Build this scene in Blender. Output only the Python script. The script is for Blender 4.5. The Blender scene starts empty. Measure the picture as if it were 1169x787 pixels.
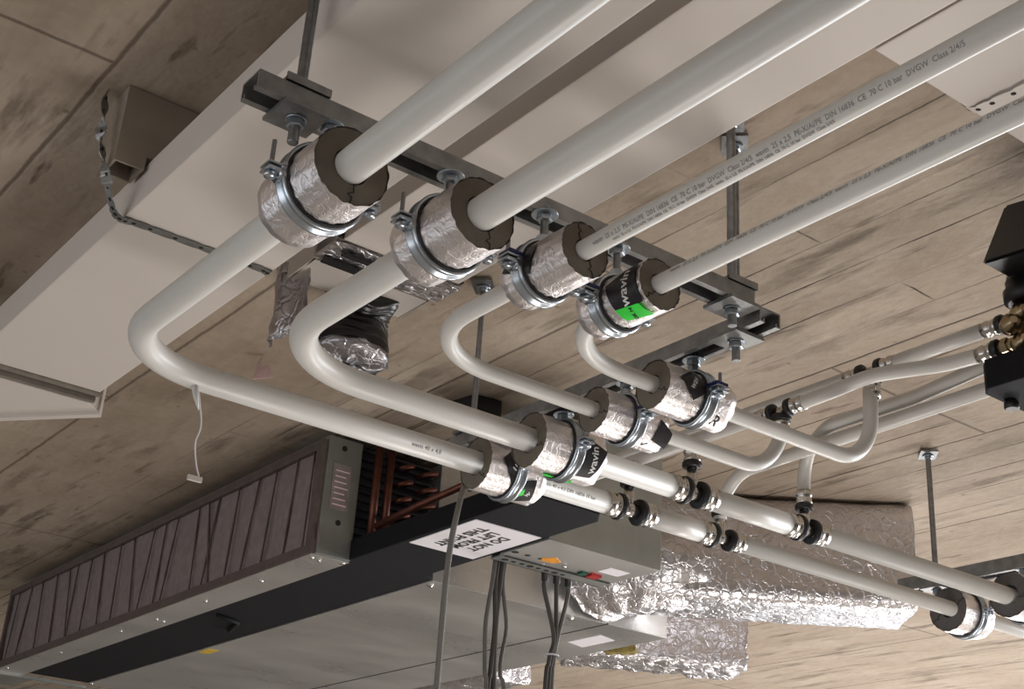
import bpy, bmesh, math, random
from mathutils import Vector, Matrix, noise
random.seed(7)
scn = bpy.context.scene
COL = scn.collection
PI = math.pi
V = Vector

# ------------------------------------------------------------------ materials
def new_mat(name):
    m = bpy.data.materials.new(name); m.use_nodes = True
    nt = m.node_tree; b = nt.nodes['Principled BSDF']
    return m, nt, b

def N(nt, t, **kw):
    n = nt.nodes.new(t)
    for k, v in kw.items():
        if k.startswith('i_'): n.inputs[k[2:].replace('_', ' ')].default_value = v
        else: setattr(n, k, v)
    return n

def ramp(nt, stops):
    r = nt.nodes.new('ShaderNodeValToRGB'); e = r.color_ramp.elements
    while len(e) < len(stops): e.new(.5)
    for i, (p, c) in enumerate(stops):
        e[i].position = p; e[i].color = (c[0], c[1], c[2], 1) if hasattr(c, '__len__') else (c, c, c, 1)
    return r

def srgb(r, g, b):
    f = lambda c: ((c/255+.055)/1.055)**2.4 if c/255 > .04045 else c/255/12.92
    return (f(r), f(g), f(b), 1)

def simple(name, col, rough=.5, metal=0, var=.06, scale=30, bump=.0, bscale=80, spec=.5, stretch=None):
    m, nt, b = new_mat(name)
    tc = N(nt, 'ShaderNodeTexCoord'); mp = N(nt, 'ShaderNodeMapping')
    if stretch: mp.inputs['Scale'].default_value = stretch
    nt.links.new(tc.outputs['Object'], mp.inputs['Vector'])
    n = N(nt, 'ShaderNodeTexNoise'); n.inputs['Scale'].default_value = scale; n.inputs['Detail'].default_value = 5
    nt.links.new(mp.outputs[0], n.inputs['Vector'])
    lo = tuple(max(0, c*(1-var*2)) for c in col[:3]); hi = tuple(min(1, c*(1+var)) for c in col[:3])
    r = ramp(nt, [(.3, lo), (.7, hi)])
    nt.links.new(n.outputs['Fac'], r.inputs[0]); nt.links.new(r.outputs[0], b.inputs['Base Color'])
    b.inputs['Roughness'].default_value = rough; b.inputs['Metallic'].default_value = metal
    b.inputs['Specular IOR Level'].default_value = spec
    if bump:
        n2 = N(nt, 'ShaderNodeTexNoise'); n2.inputs['Scale'].default_value = bscale; n2.inputs['Detail'].default_value = 4
        nt.links.new(mp.outputs[0], n2.inputs['Vector'])
        bp = N(nt, 'ShaderNodeBump'); bp.inputs['Strength'].default_value = bump; bp.inputs['Distance'].default_value = .01
        nt.links.new(n2.outputs['Fac'], bp.inputs['Height']); nt.links.new(bp.outputs[0], b.inputs['Normal'])
    return m

def foil_mat(name, col=(.80, .775, .765), rough=.27, strength=.8, scale=26):
    m, nt, b = new_mat(name)
    tc = N(nt, 'ShaderNodeTexCoord')
    n1 = N(nt, 'ShaderNodeTexNoise'); n1.inputs['Scale'].default_value = scale; n1.inputs['Detail'].default_value = 5; n1.inputs['Distortion'].default_value = 1.2
    v = N(nt, 'ShaderNodeTexVoronoi'); v.inputs['Scale'].default_value = scale*1.6; v.feature = 'DISTANCE_TO_EDGE'
    nt.links.new(tc.outputs['Object'], n1.inputs['Vector'])
    mx = N(nt, 'ShaderNodeVectorMath', operation='ADD'); nt.links.new(tc.outputs['Object'], mx.inputs[0])
    sc = N(nt, 'ShaderNodeVectorMath', operation='SCALE'); sc.inputs['Scale'].default_value = .03
    nt.links.new(n1.outputs['Color'], sc.inputs[0]); nt.links.new(sc.outputs[0], mx.inputs[1]); nt.links.new(mx.outputs[0], v.inputs['Vector'])
    r = ramp(nt, [(0, 0), (.12, 1)]); nt.links.new(v.outputs['Distance'], r.inputs[0])
    ad = N(nt, 'ShaderNodeMath', operation='MULTIPLY_ADD'); ad.inputs[1].default_value = .25
    nt.links.new(r.outputs[0], ad.inputs[0]); nt.links.new(n1.outputs['Fac'], ad.inputs[2])
    bp = N(nt, 'ShaderNodeBump'); bp.inputs['Strength'].default_value = strength; bp.inputs['Distance'].default_value = .006
    nt.links.new(ad.outputs[0], bp.inputs['Height']); nt.links.new(bp.outputs[0], b.inputs['Normal'])
    b.inputs['Base Color'].default_value = (*col, 1); b.inputs['Metallic'].default_value = 1; b.inputs['Roughness'].default_value = rough
    return m

def galv_mat(name, base=(.68, .67, .645), rough=.30, streak=True):
    m, nt, b = new_mat(name)
    tc = N(nt, 'ShaderNodeTexCoord'); mp = N(nt, 'ShaderNodeMapping'); mp.inputs['Scale'].default_value = (1.6, 3.2, 1)
    nt.links.new(tc.outputs['Object'], mp.inputs['Vector'])
    n = N(nt, 'ShaderNodeTexNoise'); n.inputs['Scale'].default_value = 1.6; n.inputs['Detail'].default_value = 4
    nt.links.new(mp.outputs[0], n.inputs['Vector'])
    n2 = N(nt, 'ShaderNodeTexNoise'); n2.inputs['Scale'].default_value = 14; n2.inputs['Detail'].default_value = 6
    nt.links.new(tc.outputs['Object'], n2.inputs['Vector'])
    r = ramp(nt, [(.35, tuple(c*.93 for c in base)), (.52, base), (.68, tuple(min(1, c*1.06) for c in base))])
    mixf = N(nt, 'ShaderNodeMath', operation='MULTIPLY_ADD'); mixf.inputs[1].default_value = .12
    sb = N(nt, 'ShaderNodeMath', operation='SUBTRACT'); sb.inputs[1].default_value = .5
    nt.links.new(n2.outputs['Fac'], sb.inputs[0]); nt.links.new(sb.outputs[0], mixf.inputs[0]); nt.links.new(n.outputs['Fac'], mixf.inputs[2])
    nt.links.new(mixf.outputs[0], r.inputs[0]); nt.links.new(r.outputs[0], b.inputs['Base Color'])
    r2 = ramp(nt, [(.3, rough*.85), (.7, rough*1.2)]); nt.links.new(n.outputs['Fac'], r2.inputs[0]); nt.links.new(r2.outputs[0], b.inputs['Roughness'])
    b.inputs['Metallic'].default_value = .8
    return m

def concrete_mat():
    m, nt, b = new_mat('board_marked_concrete')
    L = nt.links.new
    tc = N(nt, 'ShaderNodeTexCoord')
    # slight wander of the board edges
    nw = N(nt, 'ShaderNodeTexNoise'); nw.inputs['Scale'].default_value = 3; L(tc.outputs['Object'], nw.inputs['Vector'])
    nw.inputs['Detail'].default_value = 7; nw.inputs['Roughness'].default_value = .7
    s = N(nt, 'ShaderNodeVectorMath', operation='SCALE'); s.inputs['Scale'].default_value = .016; L(nw.outputs['Color'], s.inputs[0])
    a = N(nt, 'ShaderNodeVectorMath', operation='ADD'); L(tc.outputs['Object'], a.inputs[0]); L(s.outputs[0], a.inputs[1])
    mp = N(nt, 'ShaderNodeMapping'); mp.inputs['Rotation'].default_value = (0, 0, PI/2); mp.inputs['Location'].default_value = (.42, .03, 0); L(a.outputs[0], mp.inputs['Vector'])
    br = N(nt, 'ShaderNodeTexBrick'); br.offset = .37; br.offset_frequency = 3
    for k, v in dict(Scale=1, Mortar_Size=.0028, Mortar_Smooth=.5, Brick_Width=2.6, Row_Height=.104, Bias=0).items(): br.inputs[k.replace('_', ' ')].default_value = v
    br.inputs['Color1'].default_value = (.35, .35, .35, 1); br.inputs['Color2'].default_value = (.65, .65, .65, 1); br.inputs['Mortar'].default_value = (.5, .5, .5, 1)
    L(mp.outputs[0], br.inputs['Vector'])
    sx = N(nt, 'ShaderNodeSeparateXYZ'); L(a.outputs[0], sx.inputs[0])
    reg = ramp(nt, [(.0, 0), (1, 1)]); rm = N(nt, 'ShaderNodeMapRange'); rm.inputs['From Min'].default_value = 1.22; rm.inputs['From Max'].default_value = 1.5; L(sx.outputs['X'], rm.inputs['Value'])
    rmb = N(nt, 'ShaderNodeMapRange'); rmb.inputs['From Min'].default_value = 3.3; rmb.inputs['From Max'].default_value = 2.8; L(sx.outputs['X'], rmb.inputs['Value'])
    rmm = N(nt, 'ShaderNodeMath', operation='MULTIPLY'); L(rm.outputs[0], rmm.inputs[0]); L(rmb.outputs[0], rmm.inputs[1]); rm = rmm
    # wider sheets: panel joints
    br2 = N(nt, 'ShaderNodeTexBrick'); br2.offset = .5
    for k, v in dict(Scale=1, Mortar_Size=.006, Mortar_Smooth=.8, Brick_Width=2.6, Row_Height=.52, Bias=0).items(): br2.inputs[k.replace('_', ' ')].default_value = v
    L(mp.outputs[0], br2.inputs['Vector'])
    # streaky stains running with the boards
    ms = N(nt, 'ShaderNodeMapping'); ms.inputs['Scale'].default_value = (9, 1.3, 1); L(tc.outputs['Object'], ms.inputs['Vector'])
    n1 = N(nt, 'ShaderNodeTexNoise'); n1.inputs['Scale'].default_value = 1.7; n1.inputs['Detail'].default_value = 8; n1.inputs['Roughness'].default_value = .62; L(ms.outputs[0], n1.inputs['Vector'])
    n2 = N(nt, 'ShaderNodeTexNoise'); n2.inputs['Scale'].default_value = 2.2; n2.inputs['Detail'].default_value = 7; n2.inputs['Roughness'].default_value = .6; L(tc.outputs['Object'], n2.inputs['Vector'])
    n3 = N(nt, 'ShaderNodeTexNoise'); n3.inputs['Scale'].default_value = 45; n3.inputs['Detail'].default_value = 6; L(tc.outputs['Object'], n3.inputs['Vector'])
    base = ramp(nt, [(.28, srgb(124, 108, 93)[:3]), (.5, srgb(165, 149, 132)[:3]), (.72, srgb(192, 178, 162)[:3])])
    f = N(nt, 'ShaderNodeMath', operation='MULTIPLY_ADD'); f.inputs[1].default_value = .55; L(n2.outputs['Fac'], f.inputs[0])
    f2 = N(nt, 'ShaderNodeMath', operation='MULTIPLY_ADD'); f2.inputs[1].default_value = .25; L(n1.outputs['Fac'], f2.inputs[0])
    f3 = N(nt, 'ShaderNodeMath', operation='MULTIPLY_ADD'); f3.inputs[1].default_value = .12; L(n3.outputs['Fac'], f3.inputs[0])
    sp = N(nt, 'ShaderNodeMath', operation='MULTIPLY'); sp.inputs[1].default_value = .14; L(br.outputs['Color'], sp.inputs[0])
    L(sp.outputs[0], f3.inputs[2]); L(f3.outputs[0], f2.inputs[2]); L(f2.outputs[0], f.inputs[2])
    L(f.outputs[0], base.inputs[0])
    # dark cement stains: patches where streak noise is high
    st = ramp(nt, [(.50, 0), (.62, 1)]); L(n1.outputs['Fac'], st.inputs[0])
    mask = ramp(nt, [(.44, 0), (.60, 1)]); L(n2.outputs['Fac'], mask.inputs[0])
    mm = N(nt, 'ShaderNodeMath', operation='MULTIPLY'); L(st.outputs[0], mm.inputs[0]); L(mask.outputs[0], mm.inputs[1])
    mx1 = N(nt, 'ShaderNodeMixRGB', blend_type='MIX'); mx1.inputs['Color2'].default_value = srgb(92, 78, 64); 
    m0 = N(nt, 'ShaderNodeMath', operation='MULTIPLY'); m0.inputs[1].default_value = .7; L(mm.outputs[0], m0.inputs[0]); L(m0.outputs[0], mx1.inputs['Fac']); L(base.outputs[0], mx1.inputs['Color1'])
    # joint lines, broken up by noise
    mb = N(nt, 'ShaderNodeMapping'); mb.inputs['Scale'].default_value = (3, 1, 1); L(tc.outputs['Object'], mb.inputs['Vector'])
    n4 = N(nt, 'ShaderNodeTexNoise'); n4.inputs['Scale'].default_value = 3.5; n4.inputs['Detail'].default_value = 6; L(mb.outputs[0], n4.inputs['Vector'])
    k = ramp(nt, [(.4, .12), (.58, .95)]); L(n4.outputs['Fac'], k.inputs[0])
    j = N(nt, 'ShaderNodeMath', operation='MULTIPLY'); L(br.outputs['Fac'], j.inputs[0]); L(k.outputs[0], j.inputs[1])
    jr = N(nt, 'ShaderNodeMath', operation='MULTIPLY'); L(j.outputs[0], jr.inputs[0]); L(rm.outputs[0], jr.inputs[1]); j = jr
    j2 = N(nt, 'ShaderNodeMath', operation='MULTIPLY'); j2.inputs[1].default_value = .62; L(br2.outputs['Fac'], j2.inputs[0])
    jm = N(nt, 'ShaderNodeMath', operation='MAXIMUM'); L(j.outputs[0], jm.inputs[0]); L(j2.outputs[0], jm.inputs[1])
    mx2 = N(nt, 'ShaderNodeMixRGB', blend_type='MIX'); mx2.inputs['Color2'].default_value = srgb(62, 48, 38); L(jm.outputs[0], mx2.inputs['Fac']); L(mx1.outputs[0], mx2.inputs['Color1'])
    # dark elongated blotches along the boards
    mq = N(nt, 'ShaderNodeMapping'); mq.inputs['Scale'].default_value = (26, 4.2, 1); mq.inputs['Rotation'].default_value = (0, 0, .05); L(tc.outputs['Object'], mq.inputs['Vector'])
    nq = N(nt, 'ShaderNodeTexNoise'); nq.inputs['Scale'].default_value = 1.0; nq.inputs['Detail'].default_value = 3.5; nq.inputs['Roughness'].default_value = .62; L(mq.outputs[0], nq.inputs['Vector'])
    rq = ramp(nt, [(.61, 0), (.69, .7)]); L(nq.outputs['Fac'], rq.inputs[0])
    nm = N(nt, 'ShaderNodeTexNoise'); nm.inputs['Scale'].default_value = 1.9; nm.inputs['Detail'].default_value = 2; L(tc.outputs['Object'], nm.inputs['Vector'])
    rm2 = ramp(nt, [(.44, 0), (.60, 1)]); L(nm.outputs['Fac'], rm2.inputs[0])
    mqm = N(nt, 'ShaderNodeMath', operation='MULTIPLY'); L(rq.outputs[0], mqm.inputs[0]); L(rm2.outputs[0], mqm.inputs[1])
    mxq = N(nt, 'ShaderNodeMixRGB', blend_type='MIX'); mxq.inputs['Color2'].default_value = srgb(78, 62, 50); L(mqm.outputs[0], mxq.inputs['Fac']); L(mx2.outputs[0], mxq.inputs['Color1']); mx2 = mxq
    # small pits
    vo = N(nt, 'ShaderNodeTexVoronoi'); vo.inputs['Scale'].default_value = 9; L(a.outputs[0], vo.inputs['Vector'])
    pr = ramp(nt, [(.03, 1), (.06, 0)]); L(vo.outputs['Distance'], pr.inputs[0])
    pm = N(nt, 'ShaderNodeMath', operation='MULTIPLY'); pm.inputs[1].default_value = .5; L(pr.outputs[0], pm.inputs[0])
    mx3 = N(nt, 'ShaderNodeMixRGB', blend_type='MIX'); mx3.inputs['Color2'].default_value = srgb(84, 68, 54); L(pm.outputs[0], mx3.inputs['Fac']); L(mx2.outputs[0], mx3.inputs['Color1'])
    L(mx3.outputs[0], b.inputs['Base Color'])
    b.inputs['Roughness'].default_value = .8; b.inputs['Specular IOR Level'].default_value = .25
    hh = N(nt, 'ShaderNodeMath', operation='SUBTRACT'); L(n3.outputs['Fac'], hh.inputs[0]); L(jm.outputs[0], hh.inputs[1])
    bp = N(nt, 'ShaderNodeBump'); bp.inputs['Strength'].default_value = .35; bp.inputs['Distance'].default_value = .006
    L(hh.outputs[0], bp.inputs['Height']); L(bp.outputs[0], b.inputs['Normal'])
    return m

M = {}
M['concrete'] = concrete_mat()
M['floor'] = simple('screed_floor', srgb(205, 200, 192), .8, 0, .08, 3, .2, 40)
M['wall'] = simple('plaster_wall', srgb(112, 105, 98), .85, 0, .05, 4)
M['duct'] = simple('cream_duct_board', srgb(202, 193, 185), .55, 0, .012, 5, .02, 30)
M['duct_edge'] = simple('duct_connector_grey', srgb(150, 142, 132), .4, .5, .1, 30)
M['pipe'] = simple('white_composite_pipe', srgb(204, 202, 197), .38, 0, .015, 12)
M['pipe2'] = simple('white_branch_pipe', srgb(200, 196, 190), .36, 0, .02, 14)
M['foam'] = simple('olive_grey_foam', srgb(112, 104, 92), .9, 0, .05, 60, .15, 300)
M['foam_dark'] = simple('dark_grey_foam', srgb(92, 88, 86), .9, 0, .05, 60, .15, 300)
M['seam'] = simple('foam_split_line', srgb(28, 24, 20), .9)
M['foil'] = foil_mat('aluminium_foil', (.88, .83, .825), rough=.42, strength=.28, scale=40)
M['foil_duct'] = foil_mat('crumpled_foil_lagging', (.70, .68, .70), .30, .75, 24)
M['zinc'] = simple('bright_zinc', (.50, .55, .60), .28, .95, .08, 60)
M['zinc_dark'] = simple('dull_zinc_rod', (.30, .31, .32), .36, .9, .12, 80)
M['rail'] = simple('galvanised_strut', (.30, .30, .295), .42, .8, .14, 40, .05, 90)
M['steel'] = simple('stainless_press_sleeve', (.62, .60, .57), .22, 1, .05, 50)
M['black'] = simple('black_plastic', (.012, .012, .013), .42, 0, .05, 40)
M['tray'] = simple('black_foam_tray', (.008, .008, .010), .75, 0, .1, 60, .04, 200, spec=.2)
M['galv'] = galv_mat('galvanised_casing')
M['galv_dark'] = simple('galvanised_plate', (.33, .34, .32), .4, .7, .08, 10)
M['fabric'] = simple('grey_filter_fleece', srgb(134, 122, 120), .95, 0, .08, 40, .2, 120)
M['filter_dark'] = simple('dark_filter_grey', srgb(96, 84, 80), .95, 0, .1, 40)
M['paper'] = simple('white_paper_label', srgb(226, 222, 226), .6, 0, .01, 20)
M['ink'] = simple('black_ink', (.012, .011, .012), .6)
M['print'] = simple('grey_print', srgb(142, 138, 134), .6)
M['white_ink'] = simple('white_lettering', srgb(225, 225, 225), .6)
M['tape'] = simple('black_tape', (.012, .010, .014), .35, 0, .1, 60, .1, 120)
M['green'] = simple('green_sticker', (.05, .75, .07), .5, 0, .05, 60)
M['yellow'] = simple('yellow_sticker', srgb(205, 170, 50), .5, 0, .1, 30)
M['orange'] = simple('orange_warning_sticker', srgb(226, 150, 40), .5, 0, .1, 60)
M['red'] = simple('red_switch', srgb(170, 30, 30), .4)
M['greenplug'] = simple('green_terminal', srgb(20, 80, 60), .4)
M['blue'] = simple('blue_clip', (.008, .018, .11), .35)
M['copper'] = simple('dusty_copper', (.17, .06, .04), .45, .6, .12, 30)
M['brass'] = simple('nickel_brass', (.40, .31, .19), .28, .95, .12, 60)
M['pink'] = simple('pink_foil_tape', srgb(236, 206, 212), .35, .1, .05, 40)
M['clear'] = simple('clear_hose', srgb(120, 118, 114), .25, 0, .05, 20)
M['cable'] = simple('grey_cable', srgb(92, 88, 84), .5, 0, .05, 20)
M['cable_dark'] = simple('dark_cable', srgb(62, 58, 54), .5, 0, .05, 20)
M['flex'] = simple('black_flexible_hose', (.014, .013, .013), .3, 0, .1, 40, .1, 100)
M['tube_box'] = simple('grey_steel_bracket', srgb(150, 138, 124), .5, .1, .04, 20)
M['darkgrey'] = simple('dark_grey_plastic', (.045, .045, .05), .45, 0, .06, 40)
M['yellowfoam'] = simple('yellow_mineral_wool', srgb(140, 124, 66), .95, 0, .2, 60, .4, 100)
M['lamp'], _nt, _b = new_mat('work_lamp_tube')
_b.inputs['Emission Color'].default_value = (1, .96, .9, 1); _b.inputs['Emission Strength'].default_value = 6

# ------------------------------------------------------------------ mesh helpers
def box(bm, x0, x1, y0, y1, z0, z1, bev=0, mat=None):
    vs = [bm.verts.new((x, y, z)) for z in (z0, z1) for y in (y0, y1) for x in (x0, x1)]
    idx = [(0, 2, 3, 1), (4, 5, 7, 6), (0, 1, 5, 4), (2, 6, 7, 3), (0, 4, 6, 2), (1, 3, 7, 5)]
    fs = [bm.faces.new([vs[i] for i in f]) for f in idx]
    if bev:
        es = list({e for f in fs for e in f.edges})
        bmesh.ops.bevel(bm, geom=es, offset=bev, segments=2, profile=.7, affect='EDGES')
    elif mat is not None:
        bmesh.ops.transform(bm, matrix=mat, verts=vs)
    return vs

def prism(bm, poly, z0, z1, bev=0):
    a = [bm.verts.new((p[0], p[1], z0)) for p in poly]; b = [bm.verts.new((p[0], p[1], z1)) for p in poly]
    n = len(poly); fs = [bm.faces.new(a[::-1]), bm.faces.new(b)]
    for i in range(n): fs.append(bm.faces.new((a[i], a[(i+1) % n], b[(i+1) % n], b[i])))
    if bev: bmesh.ops.bevel(bm, geom=list({e for f in fs for e in f.edges}), offset=bev, segments=2, profile=.7, affect='EDGES')

def hull_poly(bm, bottom, top):
    a = [bm.verts.new(p) for p in bottom]; b = [bm.verts.new(p) for p in top]; n = len(a)
    bm.faces.new(a[::-1]); bm.faces.new(b)
    for i in range(n): bm.faces.new((a[i], a[(i+1) % n], b[(i+1) % n], b[i]))

def frame_for(d):
    d = d.normalized(); up = V((0, 0, 1)) if abs(d.z) < .9 else V((1, 0, 0))
    s = d.cross(up).normalized(); return s, s.cross(d).normalized()

def tube(bm, pts, r, seg=20, cap=True, radii=None):
    pts = [V(p) for p in pts]; n = len(pts); rings = []
    t = (pts[1]-pts[0]).normalized(); s, u = frame_for(t)
    for i, p in enumerate(pts):
        t2 = ((pts[min(i+1, n-1)]-pts[max(i-1, 0)])).normalized()
        q = t.rotation_difference(t2); s = q @ s; u = q @ u; t = t2
        rr = radii[i] if radii else r
        rings.append([bm.verts.new(p + (s*math.cos(a)+u*math.sin(a))*rr) for a in [2*PI*k/seg for k in range(seg)]])
    for a, b in zip(rings, rings[1:]):
        for k in range(seg): f = bm.faces.new((a[k], a[(k+1) % seg], b[(k+1) % seg], b[k])); f.smooth = True
    if cap:
        bm.faces.new(rings[0][::-1]); bm.faces.new(rings[-1])
    return rings

def lathe(bm, origin, axis, prof, seg=24, cap=True, smooth=True):
    """prof: list of (distance along axis, radius)"""
    o = V(origin); d = V(axis).normalized(); s, u = frame_for(d); rings = []
    for (h, r) in prof:
        rings.append([bm.verts.new(o+d*h+(s*math.cos(2*PI*k/seg)+u*math.sin(2*PI*k/seg))*r) for k in range(seg)])
    for a, b in zip(rings, rings[1:]):
        for k in range(seg): f = bm.faces.new((a[k], b[k], b[(k+1) % seg], a[(k+1) % seg])); f.smooth = smooth
    if cap: bm.faces.new(rings[0]); bm.faces.new(rings[-1][::-1])

def fillet(pts, r, n=10):
    pts = [V(p) for p in pts]; out = [pts[0]]
    rs = r if hasattr(r, '__len__') else [r]*(len(pts)-2)
    for i in range(1, len(pts)-1):
        a, b, c = pts[i-1], pts[i], pts[i+1]
        u = (a-b).normalized(); w = (c-b).normalized(); ang = u.angle(w); rr = rs[i-1]
        t = rr/math.tan(ang/2); ctr = b+(u+w).normalized()*(rr/math.sin(ang/2))
        p0 = b+u*t; p1 = b+w*t; v0 = p0-ctr; v1 = p1-ctr; tot = v0.angle(v1); ax = v0.cross(v1).normalized()
        for k in range(n+1): out.append(ctr+Matrix.Rotation(tot*k/n, 3, ax) @ v0)
    out.append(pts[-1]); return out

def catmull(pts, n=8):
    P = [V(p) for p in pts]; P = [P[0]*2-P[1]]+P+[P[-1]*2-P[-2]]; out = []
    for i in range(1, len(P)-2):
        a, b, c, d = P[i-1:i+3]
        for k in range(n):
            t = k/n; out.append(.5*((2*b)+(c-a)*t+(2*a-5*b+4*c-d)*t*t+(3*b-a-3*c+d)*t**3))
    out.append(P[-2]); return out

def obj(name, bm, mat, parent=None, smooth=None, loc=None):
    me = bpy.data.meshes.new(name)
    bmesh.ops.recalc_face_normals(bm, faces=bm.faces)
    bm.to_mesh(me); bm.free()
    me.materials.append(M[mat] if isinstance(mat, str) else mat)
    o = bpy.data.objects.new(name, me); COL.objects.link(o)
    if smooth: 
        for p in me.polygons: p.use_smooth = True
    if parent is not None:
        o.parent = parent
        o.matrix_parent_inverse = Matrix.Translation(parent.location).inverted()
    return o

def tag(o, label, cat, group=None):
    o['label'] = label; o['category'] = cat
    if group: o['group'] = group
    return o

def thing(name, label, cat, loc, group=None):
    o = bpy.data.objects.new(name, None); COL.objects.link(o); o.location = loc; o.empty_display_size = .02
    return tag(o, label, cat, group)

def struct(name, bm, mat):
    o = obj(name, bm, mat); o['kind'] = 'structure'; return o

def B(): return bmesh.new()

def text_mesh(body, size, fn, name, mat, parent, align='CENTER', bold=0.0, sub=0):
    """lettering as a thin mesh; fn maps text-plane (x, y) to a world point"""
    cu = bpy.data.curves.new('t', 'FONT'); cu.body = body; cu.size = size; cu.align_x = align; cu.align_y = 'CENTER'
    cu.resolution_u = 2; cu.offset = bold; cu.space_line = .95
    t = bpy.data.objects.new('t', cu); COL.objects.link(t)
    bpy.context.view_layer.update()
    dg = bpy.context.evaluated_depsgraph_get()
    me = bpy.data.meshes.new_from_object(t.evaluated_get(dg))
    bpy.data.objects.remove(t); bpy.data.curves.remove(cu)
    bm = B(); bm.from_mesh(me); bpy.data.meshes.remove(me)
    for v in bm.verts: v.co = fn(v.co.x, v.co.y)
    return obj(name, bm, mat, parent)

# local frame of a pipe running along Y or X: side faces the -X / -Y side, theta 0 = side, -90 deg = underneath
def cyl_pt(c, ax, s, th, r):
    c = V(c)
    if ax == 'Y': return c+V((-math.cos(th)*r, s, math.sin(th)*r))
    return c+V((s, -math.cos(th)*r, math.sin(th)*r))

def cyl_patch(c, ax, corners, r, name, mat, parent, n=12):
    bm = B(); g = []
    (s0, t0), (s1, t1), (s2, t2), (s3, t3) = corners
    for i in range(n+1):
        u = i/n; row = []
        for j in range(n+1):
            w = j/n
            s = (s0*(1-u)+s1*u)*(1-w)+(s3*(1-u)+s2*u)*w; t = (t0*(1-u)+t1*u)*(1-w)+(t3*(1-u)+t2*u)*w
            row.append(bm.verts.new(cyl_pt(c, ax, s, math.radians(t), r)))
        g.append(row)
    for i in range(n):
        for j in range(n): bm.faces.new((g[i][j], g[i+1][j], g[i+1][j+1], g[i][j+1])).smooth = True
    return obj(name, bm, mat, parent)

# ------------------------------------------------------------------ the place
ZC, ZF = 1.165, -1.55
bm = B(); box(bm, -3.5, 8.5, -4, 8.5, ZC, ZC+.25); struct('ceiling', bm, 'concrete')
bm = B(); box(bm, -3.5, 8.5, -4, 8.5, ZF-.2, ZF); struct('floor', bm, 'floor')
bm = B(); box(bm, -3.5, 8.5, 8.5, 8.7, ZF, ZC); struct('wall_back', bm, 'wall')
bm = B(); box(bm, -3.5, 8.5, -4.2, -4, ZF, ZC); struct('wall_front', bm, 'wall')
# side walls with wide window openings
for nm, x0 in (('wall_right', 8.5), ('wall_left', -3.7)):
    bm = B(); box(bm, x0, x0+.2, -4, 8.5, ZF, ZF+.5); box(bm, x0, x0+.2, -4, 8.5, ZC-.25, ZC)
    for y in (-4, -1, 2, 5, 8.1): box(bm, x0, x0+.2, y, y+.4, ZF+.5, ZC-.25)
    struct(nm, bm, 'wall')

# ------------------------------------------------------------------ flat ducts under the slab
ZD = 1.095
t = thing('flat_air_duct', 'long cream flat duct at upper left with a strap beneath it', 'duct', (.78, 1.5, ZD))
bm = B(); box(bm, .572, .823, -.6, 2.538, .985, 1.051, .003); obj('duct_run', bm, 'duct', t)
bm = B()
for dz, dy in ((0, 0), (.006, .016), (-.004, .032), (.004, .047)):
    box(bm, .567, .828, 2.540+dy, 2.540+dy+.012, .980+dz, 1.053, .0015)
obj('end_flange', bm, 'duct_edge', t)
bm = B(); prism(bm, [(.36, 2.604), (.823, 2.604), (.865, 2.640), (.56, 3.02), (.18, 2.79)], .982, 1.051, .002); obj('angled_bend', bm, 'duct', t)
bm = B(); prism(bm, [(.859, 2.627), (.869, 2.642), (.562, 3.026), (.552, 3.012)], .974, 1.049); obj('bend_lip', bm, 'duct', t)

t = thing('flat_air_duct', 'wide cream flat duct passing above the middle pipes, open at its far end', 'duct', (1.06, 1.0, ZD))
bm = B(); box(bm, .948, 1.186, -.6, 1.828, ZD, ZC-.002, .003); obj('duct_run', bm, 'duct', t)
# tapped transition: foil bands and dark gasket strips
def wavy_strip(y0, y1, x0, x1, z, amp, mat, name, n=26):
    bm = B(); g = []
    for i in range(n+1):
        x = x0+(x1-x0)*i/n
        row = []
        for j in range(5):
            y = y0+(y1-y0)*j/4
            k = noise.noise(V((x*60, y*60, 3)))
            edge = amp*noise.noise(V((x*45, j*3.1, 9)))*.5
            row.append(bm.verts.new((x, y+edge, z-abs(k)*amp*.7)))
        g.append(row)
    top = [[bm.verts.new((v.co.x, v.co.y, z+.004)) for v in r] for r in g]
    for i in range(n):
        for j in range(4):
            bm.faces.new((g[i][j], g[i+1][j], g[i+1][j+1], g[i][j+1])).smooth = False
            bm.faces.new((top[i][j], top[i][j+1], top[i+1][j+1], top[i+1][j]))
        for j in (0, 4): bm.faces.new((g[i][j], g[i+1][j], top[i+1][j], top[i][j]))
    for i in (0, n):
        for j in range(4): bm.faces.new((g[i][j], g[i][j+1], top[i][j+1], top[i][j]))
    return obj(name, bm, mat, t)
bm = B(); box(bm, .94, 1.195, 1.826, 1.834, ZD+.004, ZC-.004); obj('joint_gap', bm, 'seam', t)
wavy_strip(1.834, 1.915, .940, 1.195, ZD-.001, .008, 'foil_duct', 'foil_tape')
for x0, x1, y0, y1 in ((.952, 1.036, 1.893, 1.911), (.966, 1.034, 1.854, 1.866)):
    bm = B(); box(bm, x0, x1, y0, y1, ZD-.010, ZD-.005, .001); obj('gasket_strip', bm, 'black', t)
# box mouth: four thin walls
bm = B()
hull_poly(bm, [(.945, 1.925, ZD), (1.185, 1.925, ZD), (1.185, 2.02, ZD), (.955, 2.02, ZD)], [(.945, 1.925, ZD+.004), (1.185, 1.925, ZD+.004), (1.185, 2.02, ZD+.004), (.955, 2.02, ZD+.004)])
box(bm, .945, .949, 1.925, 2.02, ZD, ZC-.003); box(bm, 1.183, 1.187, 1.925, 2.02, ZD, ZC-.003); box(bm, .945, 1.187, 1.925, 2.02, ZC-.007, ZC-.003)
obj('duct_mouth', bm, 'duct', t)

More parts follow.
